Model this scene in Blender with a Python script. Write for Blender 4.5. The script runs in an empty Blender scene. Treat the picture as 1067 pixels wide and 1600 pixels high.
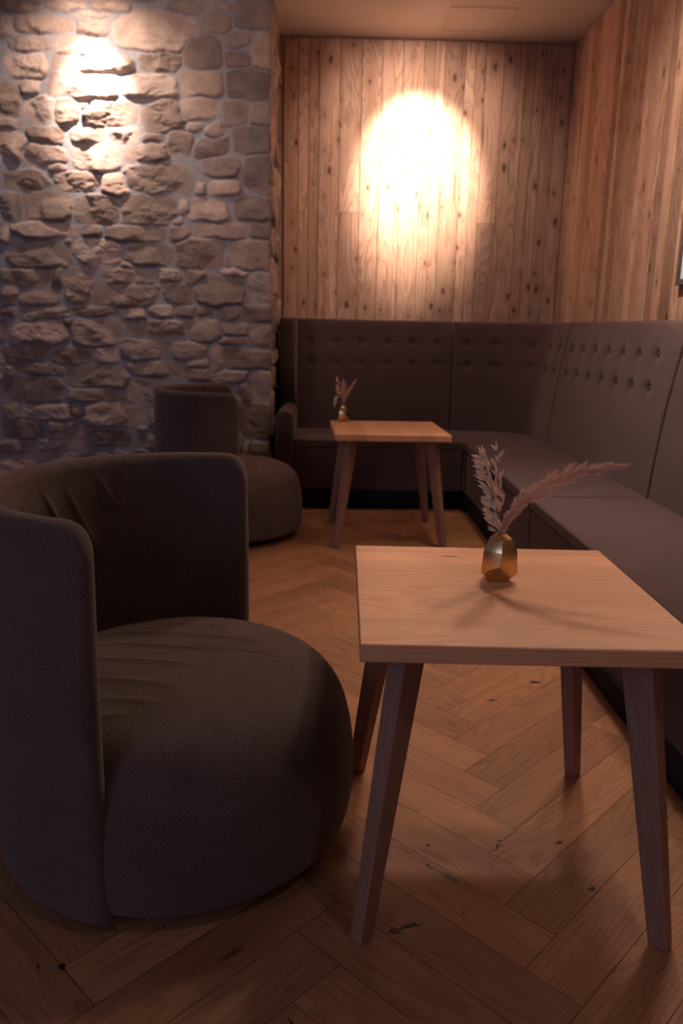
import bpy, bmesh, math, random
import numpy as np
from mathutils import Vector, Matrix
random.seed(11)
PI = math.pi
SC = bpy.context.scene
COL = SC.collection

# ------------------------------------------------------------------ camera, world, lights
cd = bpy.data.cameras.new('camera'); cam = bpy.data.objects.new('camera', cd); COL.objects.link(cam)
cd.sensor_fit = 'VERTICAL'; cd.sensor_height = 36.0; cd.lens = 1221.312 / 1600 * 36
RW = Vector((0.99967274, -0.01536801, 0.02045094)); UW = Vector((-0.01641083, 0.2280046, 0.97352175)); FW = Vector((0.019624, 0.97353877, -0.22767778))
m = Matrix.Identity(4)
for i in range(3):
    m[i][0] = RW[i]; m[i][1] = UW[i]; m[i][2] = -FW[i]
m[0][3] = 0; m[1][3] = 0; m[2][3] = 1.15
cam.matrix_world = m
cd.clip_start = .02
cd.dof.use_dof = True; cd.dof.focus_distance = 1.75; cd.dof.aperture_fstop = 4.0
SC.camera = cam
SC.view_settings.view_transform = 'Standard'; SC.view_settings.look = 'None'
SC.view_settings.gamma = 1; SC.view_settings.use_curve_mapping = False
SC.view_settings.exposure = 0.0

w = bpy.data.worlds.new('world'); SC.world = w; w.use_nodes = True
bg = w.node_tree.nodes['Background']; bg.inputs[0].default_value = (.50, .42, .58, 1); bg.inputs[1].default_value = .16

def spot(name, loc, aim, power, size_deg, blend, col, radius=.03):
    l = bpy.data.lights.new(name, 'SPOT'); l.energy = power; l.color = col
    l.spot_size = math.radians(size_deg); l.spot_blend = blend; l.shadow_soft_size = radius
    o = bpy.data.objects.new(name, l); COL.objects.link(o); o.location = loc
    o.rotation_euler = (Vector(aim) - Vector(loc)).to_track_quat('-Z', 'Y').to_euler()
    return o
WARM = (1.0, .74, .58); WARM2 = (1.0, .735, .59)
# each wall spotlight: a tight bright beam plus the weaker spill round it
spot('stone_spotlight', (-1.385, 4.58, 3.02), (-1.395, 5.0, 2.50), 420, 44, 1.0, WARM, .02)
spot('stone_spotlight_spill', (-1.385, 4.58, 3.02), (-1.395, 5.0, 2.3), 60, 120, 1.0, WARM, .02)
spot('stone_fill_light', (-1.15, 3.3, 3.03), (-1.0, 5.0, 2.35), 62, 80, 1.0, WARM2, .06)  # added fill, no known fixture: brightens the stones and softens their relief
spot('panel_spotlight', (.60, 5.02, 3.03), (.595, 5.84, 2.28), 740, 50, .95, WARM, .03)
spot('panel_spotlight_spill', (.60, 5.02, 3.03), (.61, 5.84, 2.2), 60, 110, 1.0, WARM, .03)
spot('side_spotlight', (.88, 3.3, 3.03), (1.63, 3.3, 2.1), 620, 46, .9, WARM, .03)
spot('side_spotlight_spill', (.88, 3.3, 3.03), (1.63, 3.3, 2.0), 150, 120, 1.0, WARM, .03)
spot('bench_downlight', (.86, 3.65, 3.03), (.35, 2.0, .3), 105, 100, .9, WARM2, .12)
spot('table_downlight', (1.15, 2.95, 3.03), (.2, 1.6, .3), 95, 90, .9, WARM2, .16)
spot('front_fill_light', (1.15, .25, 3.03), (.5, 1.2, .3), 24, 95, 1.0, WARM2, .12)  # added fill, no known fixture: lifts vase, foreground floor and inner chair back
spot('aisle_downlight', (-1.5, -.5, 3.03), (.3, 2.0, 0), 5, 80, .9, WARM2, .06)
spot('back_downlight', (.1, 4.25, 3.03), (.25, 4.5, 0), 10, 110, .9, WARM2, .08)
# daylight reaching in from the open side of the room behind the camera, to the left
al = bpy.data.lights.new('daylight', 'AREA'); al.shape = 'RECTANGLE'; al.size = 2.2; al.size_y = 1.8; al.energy = 22; al.color = (.55, .60, 1.0)
ao = bpy.data.objects.new('daylight', al); COL.objects.link(ao); ao.location = (-2.9, -1.6, 1.9)
ao.rotation_euler = (Vector((-1.3, 5, 1.2)) - Vector(ao.location)).to_track_quat('-Z', 'Y').to_euler()

# ------------------------------------------------------------------ material helpers
class NT:
    def __init__(s, name):
        s.m = bpy.data.materials.new(name); s.m.use_nodes = True; s.t = s.m.node_tree
        s.b = s.t.nodes['Principled BSDF']
    def n(s, typ, **kw):
        nd = s.t.nodes.new(typ)
        for k, v in kw.items(): setattr(nd, k, v)
        return nd
    def l(s, a, b): s.t.links.new(a, b)
    def put(s, nd, i, v):
        if v is None: return
        if hasattr(v, 'links'): s.l(v, nd.inputs[i])
        else: nd.inputs[i].default_value = v
    def math(s, op, a, b=None, c=None, clamp=False):
        nd = s.n('ShaderNodeMath', operation=op); nd.use_clamp = clamp
        s.put(nd, 0, a); s.put(nd, 1, b); s.put(nd, 2, c); return nd.outputs[0]
    def vec(s, x, y, z=0.0):
        nd = s.n('ShaderNodeCombineXYZ'); s.put(nd, 0, x); s.put(nd, 1, y); s.put(nd, 2, z); return nd.outputs[0]
    def noise(s, v, scale, detail=2.0, rough=.5, dist=0.0):
        nd = s.n('ShaderNodeTexNoise'); s.put(nd, 'Vector', v); s.put(nd, 'Scale', scale); s.put(nd, 'Detail', detail); s.put(nd, 'Roughness', rough); s.put(nd, 'Distortion', dist)
        return nd.outputs['Fac']
    def rng(s, v, a, b, c=0.0, d=1.0):
        nd = s.n('ShaderNodeMapRange'); s.put(nd, 0, v); nd.inputs[1].default_value = a; nd.inputs[2].default_value = b
        s.put(nd, 3, c); s.put(nd, 4, d); return nd.outputs[0]
    def mix(s, f, a, b, mode='MIX'):
        nd = s.n('ShaderNodeMix', data_type='RGBA', blend_type=mode); s.put(nd, 0, f)
        for i, v in ((6, a), (7, b)):
            if isinstance(v, tuple): nd.inputs[i].default_value = v + (1,) if len(v) == 3 else v
            else: s.l(v, nd.inputs[i])
        return nd.outputs[2]
    def bump(s, h, strength, dist):
        nd = s.n('ShaderNodeBump'); s.put(nd, 'Height', h); nd.inputs['Strength'].default_value = strength; nd.inputs['Distance'].default_value = dist
        s.l(nd.outputs[0], s.b.inputs['Normal'])
    def attr(s, name): return s.n('ShaderNodeAttribute', attribute_name=name).outputs['Fac']
    def uv(s):
        sp = s.n('ShaderNodeSeparateXYZ'); s.l(s.n('ShaderNodeUVMap', uv_map='UVMap').outputs[0], sp.inputs[0]); return sp.outputs[0], sp.outputs[1]

def wood(name, base, dark, red, rough=.45, knots=.5, kcol=(.09, .035, .018), tone=.35, ring=46., ringk=.55, fibre=.25, bumpd=.0006, spec=.4, spots=None, kdark=.85, kf=(3.0, 13.0), streak=0.):
    k = NT(name); u, v = k.uv(); t = k.attr('tone'); t37 = k.math('MULTIPLY', t, 37.0)
    # knots: elongated cells
    kn = k.n('ShaderNodeTexNoise'); k.l(k.vec(k.math('MULTIPLY', u, 30), k.math('MULTIPLY', v, 60), 0.0), kn.inputs['Vector']); kn.inputs['Scale'].default_value = 1.0
    kno = k.n('ShaderNodeVectorMath', operation='MULTIPLY'); k.l(kn.outputs['Color'], kno.inputs[0]); kno.inputs[1].default_value = (.16, .16, 0)
    kv0 = k.vec(k.math('MULTIPLY', u, kf[0]), k.math('MULTIPLY', v, kf[1]), 0.0)
    kva = k.n('ShaderNodeVectorMath', operation='ADD'); k.l(kv0, kva.inputs[0]); k.l(kno.outputs[0], kva.inputs[1]); kv = kva.outputs[0]
    vo = k.n('ShaderNodeTexVoronoi', voronoi_dimensions='2D'); k.l(kv, vo.inputs['Vector']); vo.inputs['Scale'].default_value = 1.0
    d = vo.outputs['Distance']; sep = k.n('ShaderNodeSeparateColor'); k.l(vo.outputs['Color'], sep.inputs[0])
    on = k.math('LESS_THAN', sep.outputs[0], knots)
    kr = k.math('MULTIPLY_ADD', k.math('POWER', sep.outputs[1], 2.0), .17, .035)
    kd = k.math('DIVIDE', d, kr)
    kmask = k.math('MULTIPLY', k.rng(kd, 1.1, .6), on)
    khalo = k.math('MULTIPLY', k.rng(d, .55, .0), on)
    # cathedral rings
    n2 = k.noise(k.vec(k.math('MULTIPLY', u, .75), k.math('MULTIPLY', v, 7.0), t37), 1.0, 1.2, .4)
    ph = k.math('ADD', n2, k.math('MULTIPLY', k.math('MULTIPLY', khalo, khalo), .25))
    n3 = k.noise(k.vec(k.math('MULTIPLY', u, 4), k.math('MULTIPLY', v, 60), t37), 1.0, 3, .6)
    ph = k.math('ADD', ph, k.math('MULTIPLY', n3, .035))
    saw = k.math('FRACT', k.math('MULTIPLY', ph, ring))
    rg = k.math('POWER', saw, 2.2)
    n1 = k.noise(k.vec(k.math('MULTIPLY', u, 1.1), k.math('MULTIPLY', v, 16.0), k.math('ADD', t37, 5.0)), 1.0, 3, .55)
    nf = k.noise(k.vec(k.math('MULTIPLY', u, 14), k.math('MULTIPLY', v, 420), t37), 1.0, 2, .6)
    rk = k.math('MULTIPLY', rg, k.math('MULTIPLY', k.rng(n1, .3, .7, .35, 1.0), ringk))
    c = k.mix(rk, base, dark)
    c = k.mix(k.math('MULTIPLY', k.rng(n1, .45, .75), .6), c, red)
    c = k.mix(k.math('MULTIPLY', k.rng(nf, .35, .75), fibre), c, dark)
    if streak:
        ns = k.noise(k.vec(k.math('MULTIPLY', u, 1.6), k.math('MULTIPLY', v, 55), k.math('ADD', t37, 9.0)), 1.0, 3, .6, .6)
        c = k.mix(k.math('MULTIPLY', k.rng(ns, .60, .70), streak), c, kcol)
    c = k.mix(k.math('MULTIPLY', khalo, .35), c, dark)
    c = k.mix(k.math('MULTIPLY', kmask, kdark), c, kcol)
    if spots:
        geo = k.n('ShaderNodeNewGeometry').outputs['Position']
        nz = k.n('ShaderNodeTexNoise'); k.l(geo, nz.inputs['Vector']); nz.inputs['Scale'].default_value = 60; nz.inputs['Detail'].default_value = 3
        off = k.n('ShaderNodeVectorMath', operation='MULTIPLY_ADD'); k.l(nz.outputs['Color'], off.inputs[0]); off.inputs[1].default_value = (.028,) * 3; k.l(geo, off.inputs[2])
        for (sx, sy, a, b, ang) in spots:
            mp = k.n('ShaderNodeMapping', vector_type='TEXTURE'); k.l(off.outputs[0], mp.inputs[0])
            mp.inputs['Location'].default_value = (sx + .014, sy + .014, .014); mp.inputs['Rotation'].default_value = (0, 0, math.radians(ang)); mp.inputs['Scale'].default_value = (a, b, .2)
            ln = k.n('ShaderNodeVectorMath', operation='LENGTH'); k.l(mp.outputs[0], ln.inputs[0])
            c = k.mix(k.rng(ln.outputs['Value'], 1.15, .75), c, (.018, .010, .008))
    tv = k.math('MULTIPLY_ADD', t, tone * 2, 1 - tone)
    hs = k.n('ShaderNodeHueSaturation'); k.l(c, hs.inputs['Color']); k.l(tv, hs.inputs['Value'])
    k.l(hs.outputs[0], k.b.inputs['Base Color'])
    k.l(k.rng(rg, 0, 1, rough, rough + .12), k.b.inputs['Roughness'])
    k.b.inputs['Specular IOR Level'].default_value = spec
    k.bump(k.math('SUBTRACT', k.math('MULTIPLY', nf, -.5), k.math('MULTIPLY', rg, .6)), .5, bumpd)
    return k.m

def fabric(name, c1, c2, scale=520., sheen=.25, bd=.0012):
    k = NT(name); tc = k.n('ShaderNodeTexCoord').outputs['Object']
    a = k.noise(tc, scale, 2, .7); b = k.noise(tc, 9.0, 3, .6)
    f = k.math('ADD', k.math('MULTIPLY', k.rng(a, .3, .7), .75), k.math('MULTIPLY', k.rng(b, .3, .7), .25))
    k.l(k.mix(f, c1, c2), k.b.inputs['Base Color'])
    k.b.inputs['Roughness'].default_value = .95; k.b.inputs['Specular IOR Level'].default_value = .12
    k.b.inputs['Sheen Weight'].default_value = sheen; k.b.inputs['Sheen Roughness'].default_value = .5
    k.b.inputs['Sheen Tint'].default_value = (.85, .75, .72, 1)
    k.bump(a, .6, bd)
    return k.m

def plain(name, col, rough=.6, metal=0., spec=.4):
    k = NT(name); tc = k.n('ShaderNodeTexCoord').outputs['Object']
    a = k.noise(tc, 30, 3, .6)
    lo = tuple(x * .88 for x in col); hi = tuple(min(1, x * 1.1) for x in col)
    k.l(k.mix(a, lo, hi), k.b.inputs['Base Color'])
    k.b.inputs['Roughness'].default_value = rough; k.b.inputs['Metallic'].default_value = metal; k.b.inputs['Specular IOR Level'].default_value = spec
    return k.m

M = {}
M['floor'] = wood('herringbone_oak', (.375, .178, .086), (.135, .058, .028), (.27, .115, .052), rough=.42, knots=.06, tone=.24, ring=26, ringk=.65, fibre=.35, spec=.35,
    spots=[(.176, 1.318, .028, .005, 15), (.150, 1.306, .010, .006, -30), (.246, 1.572, .008, .007, 60), (.405, 1.565, .014, .0035, 40), (.416, 1.590, .005, .004, 40),
           (.552, 1.583, .009, .005, 30), (.580, 1.432, .012, .005, 55), (-.471, 1.215, .009, .007, 0), (-.515, 1.215, .003, .010, 10), (.714, 2.434, .02, .008, 0),
           (-.045, 1.090, .004, .016, 10), (.240, 1.50, .012, .004, -30), (.295, 1.36, .004, .003, 0), (.02, 1.66, .022, .003, -40), (.545, 2.30, .018, .006, 10)])
M['panel'] = wood('reclaimed_pine', (.60, .405, .30), (.22, .105, .068), (.47, .280, .190), rough=.7, knots=.42, tone=.26, ring=20, ringk=.9, fibre=.25, spec=.15, kcol=(.095, .045, .032), kdark=.8, bumpd=.0012, kf=(6.0, 12.0), streak=.75)
M['panel_warm'] = wood('reclaimed_pine_side', (.54, .365, .265), (.20, .095, .058), (.42, .225, .135), rough=.7, knots=.36, tone=.30, ring=20, ringk=.9, fibre=.25, spec=.15, kcol=(.09, .04, .028), kdark=.8, bumpd=.0012, kf=(6.0, 12.0), streak=.75)
M['table'] = wood('oiled_oak_top', (.70, .370, .195), (.44, .210, .105), (.60, .29, .145), rough=.38, knots=.05, tone=.26, ring=26, ringk=.6, fibre=.30, spec=.4, kcol=(.10, .04, .02))
M['leg'] = wood('oiled_oak_leg', (.34, .190, .132), (.17, .085, .060), (.28, .145, .10), rough=.5, knots=.0, tone=.06, ring=34, ringk=.5, fibre=.45, spec=.35)
M['sofa'] = fabric('banquette_wool', (.046, .027, .028), (.100, .062, .060), 600, .20)
M['chair'] = fabric('armchair_boucle', (.040, .026, .023), (.150, .101, .084), 330, .22, .0030)
M['dark'] = plain('black_plinth', (.010, .009, .010), .8)
M['plaster'] = plain('ceiling_plaster', (.50, .435, .40), .9, spec=.1)
M['gap'] = plain('shadow_gap_backing', (.012, .012, .022), .9)
M['frame'] = plain('dark_frame', (.05, .045, .05), .4)
M['mat'] = plain('pale_mat', (.55, .6, .72), .8)
M['husk'] = plain('oat_husk', (.78, .61, .45), .75, spec=.2)
M['stem'] = plain('dry_stem', (.36, .26, .20), .7)
M['plume'] = plain('pampas_fluff', (.80, .55, .40), .9, spec=.1)
k = NT('brushed_brass'); tc = k.n('ShaderNodeTexCoord').outputs['Object']
a = k.noise(tc, 38, 4, .65); a2 = k.noise(k.n('ShaderNodeTexCoord').outputs['Object'], 300, 2, .5)
k.l(k.mix(k.rng(a, .3, .75), (.88, .62, .30), (.62, .42, .20)), k.b.inputs['Base Color']); k.b.inputs['Metallic'].default_value = 1.0
k.l(k.rng(a, .3, .7, .20, .34), k.b.inputs['Roughness']); k.bump(a2, .15, .0005); M['brass'] = k.m
# stone: tone per stone and mortar mask come from the mesh
k = NT('fieldstone'); geo = k.n('ShaderNodeNewGeometry').outputs['Position']
t = k.attr('tone'); mo = k.attr('mortar'); t2 = k.attr('hue')
n1 = k.noise(geo, 9, 5, .65); n2 = k.noise(geo, 60, 4, .7)
c = k.mix(t2, (.225, .165, .140), (.200, .165, .162)); c = k.mix(k.rng(n1, .35, .7), c, (.33, .262, .230)); c = k.mix(k.math('MULTIPLY', k.rng(n2, .5, .8), .45), c, (.12, .085, .075))
hs = k.n('ShaderNodeHueSaturation'); k.l(c, hs.inputs['Color']); k.l(k.math('MULTIPLY_ADD', t, .8, .72), hs.inputs['Value'])
mc = k.mix(k.rng(n2, .3, .7), (.21, .21, .24), (.31, .30, .325))
k.l(k.mix(mo, hs.outputs[0], mc), k.b.inputs['Base Color']); k.b.inputs['Roughness'].default_value = .9; k.b.inputs['Specular IOR Level'].default_value = .15
k.bump(k.math('ADD', n1, k.math('MULTIPLY', n2, .5)), .55, .008); M['stone'] = k.m

# ------------------------------------------------------------------ object helpers
def link(name, me, mat, parent=None, smooth=True):
    if mat is not None: me.materials.append(mat)
    if smooth: me.polygons.foreach_set('use_smooth', [True] * len(me.polygons))
    o = bpy.data.objects.new(name, me); COL.objects.link(o)
    if parent is not None: o.parent = parent
    return o
def thing(name, label, cat, loc=(0, 0, 0), rz=0, group=None):
    o = bpy.data.objects.new(name, None); COL.objects.link(o); o.location = loc; o.rotation_euler = (0, 0, rz)
    o.empty_display_size = .1; tag(o, label, cat, group); return o
def tag(o, label, cat, group=None):
    o['label'] = label; o['category'] = cat
    if group: o['group'] = group
    return o
def struct(o, label, cat):
    o['kind'] = 'structure'; o['label'] = label; o['category'] = cat; return o
def grid_mesh(P, closed_u=False, closed_v=False, flip=False):
    """P: (nu, nv, 3) array of points"""
    nu, nv = P.shape[:2]; me = bpy.data.meshes.new('mesh')
    I = np.arange(nu * nv).reshape(nu, nv)
    A = I if closed_u else I[:-1]; B = np.roll(I, -1, 0) if closed_u else I[1:]
    def cols(X):
        return (X, np.roll(X, -1, 1)) if closed_v else (X[:, :-1], X[:, 1:])
    a, d = cols(A); b, c = cols(B)
    q = np.stack([a, b, c, d], -1).reshape(-1, 4)
    if flip: q = q[:, ::-1]
    me.vertices.add(nu * nv); me.vertices.foreach_set('co', P.reshape(-1).astype(np.float32))
    me.loops.add(q.size); me.loops.foreach_set('vertex_index', q.reshape(-1).astype(np.int32))
    me.polygons.add(len(q)); me.polygons.foreach_set('loop_start', np.arange(0, q.size, 4, dtype=np.int32))
    me.update(calc_edges=True); me.validate(); return me
def finish(bm, sharp=None):
    me = bpy.data.meshes.new('mesh'); bmesh.ops.recalc_face_normals(bm, faces=bm.faces); bm.to_mesh(me); bm.free(); return me
def box_bm(x0, x1, y0, y1, z0, z1, r=0., seg=3, bm=None):
    own = bm is None
    b = bmesh.new()
    bmesh.ops.create_cube(b, size=1, matrix=Matrix.Translation(((x0 + x1) / 2, (y0 + y1) / 2, (z0 + z1) / 2)) @ Matrix.Diagonal((x1 - x0, y1 - y0, z1 - z0, 1)))
    if r > 0: bmesh.ops.bevel(b, geom=list(b.edges), offset=r, segments=seg, profile=.5, affect='EDGES')
    return b
def box(name, x0, x1, y0, y1, z0, z1, mat, parent=None, r=0., seg=3, smooth=True):
    b = box_bm(x0, x1, y0, y1, z0, z1, r, seg)
    me = finish(b); o = link(name, me, mat, parent, smooth)
    if r > 0 and smooth:
        md = o.modifiers.new('normals', 'WEIGHTED_NORMAL'); md.weight = 100
    return o
class Boards:
    """quads / boxes with UV in metres along the grain and a tone value per board"""
    def __init__(s): s.v = []; s.f = []; s.uv = []; s.t = []
    def poly(s, pts, uvs, tone):
        n = len(s.v); s.v += pts; s.f.append(tuple(range(n, n + len(pts)))); s.uv += uvs; s.t.append(tone)
    def mesh(s):
        me = bpy.data.meshes.new('mesh'); me.from_pydata([tuple(p) for p in s.v], [], s.f)
        l = me.uv_layers.new(name='UVMap'); l.data.foreach_set('uv', [c for p in s.uv for c in p])
        a = me.attributes.new('tone', 'FLOAT', 'FACE'); a.data.foreach_set('value', s.t); return me
def tube(bm, pts, rads, n=6):
    rings = []
    pts = [Vector(p) for p in pts]
    for i, p in enumerate(pts):
        t = (pts[min(i + 1, len(pts) - 1)] - pts[max(i - 1, 0)]).normalized()
        a = t.orthogonal().normalized() if i == 0 else (ra - t * ra.dot(t)).normalized()
        ra = a; b = t.cross(a)
        rings.append([bm.verts.new(p + (a * math.cos(2 * PI * j / n) + b * math.sin(2 * PI * j / n)) * rads[i]) for j in range(n)])
    for i in range(len(rings) - 1):
        for j in range(n): bm.faces.new((rings[i][j], rings[i][(j + 1) % n], rings[i + 1][(j + 1) % n], rings[i + 1][j]))
    bm.faces.new(rings[0]); bm.faces.new(rings[-1])

# value noise (numpy)
def vnoise(x, y, seed=0):
    xi = np.floor(x).astype(np.int64); yi = np.floor(y).astype(np.int64); fx = x - xi; fy = y - yi
    fx = fx * fx * (3 - 2 * fx); fy = fy * fy * (3 - 2 * fy)
    def h(a, b):
        n = (a * 374761393 + b * 668265263 + seed * 144665) & 0x7fffffff
        n = ((n ^ (n >> 13)) * 1274126177) & 0x7fffffff
        return ((n ^ (n >> 16)) & 0xffff) / 65535.0
    return (h(xi, yi) * (1 - fx) + h(xi + 1, yi) * fx) * (1 - fy) + (h(xi, yi + 1) * (1 - fx) + h(xi + 1, yi + 1) * fx) * fy
def fbm(x, y, seed=0, o=4):
    s = 0; a = .5
    for i in range(o): s = s + a * vnoise(x * 2 ** i, y * 2 ** i, seed + i * 7); a *= .5
    return s

# ------------------------------------------------------------------ floor
FX0, FX1, FY0, FY1 = -3.3, 1.66, -.6, 5.9
bw = .1670 / math.sqrt(2); bl = .6025; ox, oy = .465, 1.6315
def clip(poly):
    for ax, val, sg in ((0, FX0, 1), (0, FX1, -1), (1, FY0, 1), (1, FY1, -1)):
        out = []
        for i in range(len(poly)):
            a, b = poly[i - 1], poly[i]
            da = (a[ax] - val) * sg; db = (b[ax] - val) * sg
            if (da >= 0) != (db >= 0):
                tt = da / (da - db); out.append(tuple(a[j] + (b[j] - a[j]) * tt for j in range(4)))
            if db >= 0: out.append(b)
        poly = out
        if len(poly) < 3: return None
    return poly
B = Boards(); s2 = math.sqrt(.5); g = .0007
for ccol in range(-8, 8):
    for kk in range(-60, 60):
        bu, bv = kk * bw + ccol * bl, kk * bw - ccol * bl
        for typ in (0, 1):
            if typ == 0: r = (bu + g, bv + g, bu + bl - g, bv + bw - g)
            else: r = (bu - bw + g, bv + g, bu - g, bv + bl - g)
            ru, rv = random.uniform(0, 40), random.uniform(0, 40); P = []
            for (a, b) in ((r[0], r[1]), (r[2], r[1]), (r[2], r[3]), (r[0], r[3])):
                x = ox + (a - b) * s2; y = oy + (a + b) * s2
                la, lb = (a - r[0], b - r[1]) if typ == 0 else (b - r[1], a - r[0])
                P.append((x, y, la + ru, lb + rv))
            P = clip(P)
            if P: B.poly([(p[0], p[1], 0) for p in P], [(p[2], p[3]) for p in P], random.random())
fm = B.mesh(); fl = link('floor', fm, M['floor'], smooth=False)
M['joint'] = plain('floor_joint', (.045, .020, .012), .8)
fm.materials.append(M['joint'])
bmx = bmesh.new(); bmx.from_mesh(fm)
vs = [bmx.verts.new(p) for p in ((FX0, FY0, -.0016), (FX1, FY0, -.0016), (FX1, FY1, -.0016), (FX0, FY1, -.0016))]
ff = bmx.faces.new(vs); ff.material_index = 1
e = bmesh.ops.extrude_face_region(bmx, geom=[ff]); bmesh.ops.translate(bmx, verts=[v for v in e['geom'] if isinstance(v, bmesh.types.BMVert)], vec=(0, 0, -.05))
bmx.to_mesh(fm); bmx.free()
struct(fl, 'reddish brown oak herringbone floor', 'floor')

# ------------------------------------------------------------------ ceiling
CZ = 3.06
struct(box('ceiling', FX0, 1.70, -.6, 5.9, CZ, CZ + .1, M['plaster'], smooth=False), 'plain pale plaster ceiling', 'ceiling')
hp = thing('access_panel', 'square flush access panel outlined faintly in the pale ceiling', 'hatch', (.91, 5.47, CZ))
box('hatch_door', -.196, .196, -.186, .186, -.003, -.0005, M['plaster'], hp, .001, 1, False)
bm = bmesh.new()
for (x0, x1, y0, y1) in ((-.208, -.199, -.198, .198), (.199, .208, -.198, .198), (-.199, .199, -.198, -.189), (-.199, .199, .189, .198)):
    bmesh.ops.create_cube(bm, size=1, matrix=Matrix.Translation(((x0 + x1) / 2, (y0 + y1) / 2, -.0014)) @ Matrix.Diagonal((x1 - x0, y1 - y0, .0024, 1)))
link('hatch_frame', finish(bm), plain('hatch_frame_paint', (.42, .36, .33), .8), hp, False)

# ------------------------------------------------------------------ wooden walls
def plank_wall(name, fn, edges, z0, z1, mat, label, joints, depthv, dark=()):
    """fn(s, z, d) -> world point, d out of the wall"""
    B = Boards(); g = .0014
    for i in range(len(edges) - 1):
        a, b = edges[i] + g, edges[i + 1] - g
        cuts = [z0] + sorted(z for (q, z) in joints if q == i) + [z1 - .012]
        for j in range(len(cuts) - 1):
            d = random.uniform(.0, depthv); tone = random.random() ** 1.0
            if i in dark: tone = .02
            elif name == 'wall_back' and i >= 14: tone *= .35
            ru, rv = random.uniform(0, 50), random.uniform(0, 50); lo, hi = cuts[j] + .001, cuts[j + 1] - .001
            c = .0025
            def q(pts): B.poly([fn(*p) for p in pts], [(p[1] + ru, p[0] + rv) for p in pts], tone)
            D = .018 + d
            q([(a + c, lo, D), (b - c, lo, D), (b - c, hi, D), (a + c, hi, D)])
            q([(a, lo, D - c), (a + c, lo, D), (a + c, hi, D), (a, hi, D - c)])
            q([(b - c, lo, D), (b, lo, D - c), (b, hi, D - c), (b - c, hi, D)])
            q([(a, lo, 0), (a, lo, D - c), (a, hi, D - c), (a, hi, 0)])
            q([(b, lo, D - c), (b, lo, 0), (b, hi, 0), (b, hi, D - c)])
            q([(a, hi, 0), (a, hi, D - c), (b, hi, D - c), (b, hi, 0)])
            q([(a, lo, 0), (b, lo, 0), (b, lo, D - c), (a, lo, D - c)])
    me = B.mesh(); me.materials.append(mat); me.materials.append(M['gap'])
    bmq = bmesh.new(); bmq.from_mesh(me)
    ea, eb = edges[0] - .10, edges[-1] + .10; pts = [(ea, 0, -.10), (eb, 0, -.10), (eb, z1, -.10), (ea, z1, -.10), (ea, 0, .004), (eb, 0, .004), (eb, z1, .004), (ea, z1, .004)]
    V = [bmq.verts.new(fn(*p)) for p in pts]
    for f in ((0, 1, 2, 3), (4, 5, 6, 7), (0, 1, 5, 4), (1, 2, 6, 5), (2, 3, 7, 6), (3, 0, 4, 7)):
        x = bmq.faces.new([V[i] for i in f]); x.material_index = 1
    bmesh.ops.recalc_face_normals(bmq, faces=bmq.faces)
    bmq.to_mesh(me); bmq.free()
    me.materials.clear()
    me.materials.append(mat); me.materials.append(M['gap'])
    o = link(name, me, None, smooth=False); return struct(o, label, 'wall')
WY = 5.855; WX = 1.652
be = [-.335, -.234, -.163, -.093, .049, .195, .332, .474, .616, .690, .758, .896, .966, 1.034, 1.159, 1.306, 1.375, 1.444, 1.53, 1.63]
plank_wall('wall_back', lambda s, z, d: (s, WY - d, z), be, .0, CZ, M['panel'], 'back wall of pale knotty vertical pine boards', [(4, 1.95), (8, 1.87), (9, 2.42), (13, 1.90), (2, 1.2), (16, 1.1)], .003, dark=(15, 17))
se = [-.6]
while se[-1] < WY - .12: se.append(se[-1] + random.choice((.075, .09, .10, .12, .13)))
se[-1] = WY - .018
jn = [(i, random.uniform(.8, 2.9)) for i in range(len(se)) if random.random() < .35]
plank_wall('wall_right', lambda s, z, d: (WX - d, s, z), se, .0, CZ, M['panel_warm'], 'right wall of warm brown narrow vertical pine boards', jn, .004)

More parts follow.
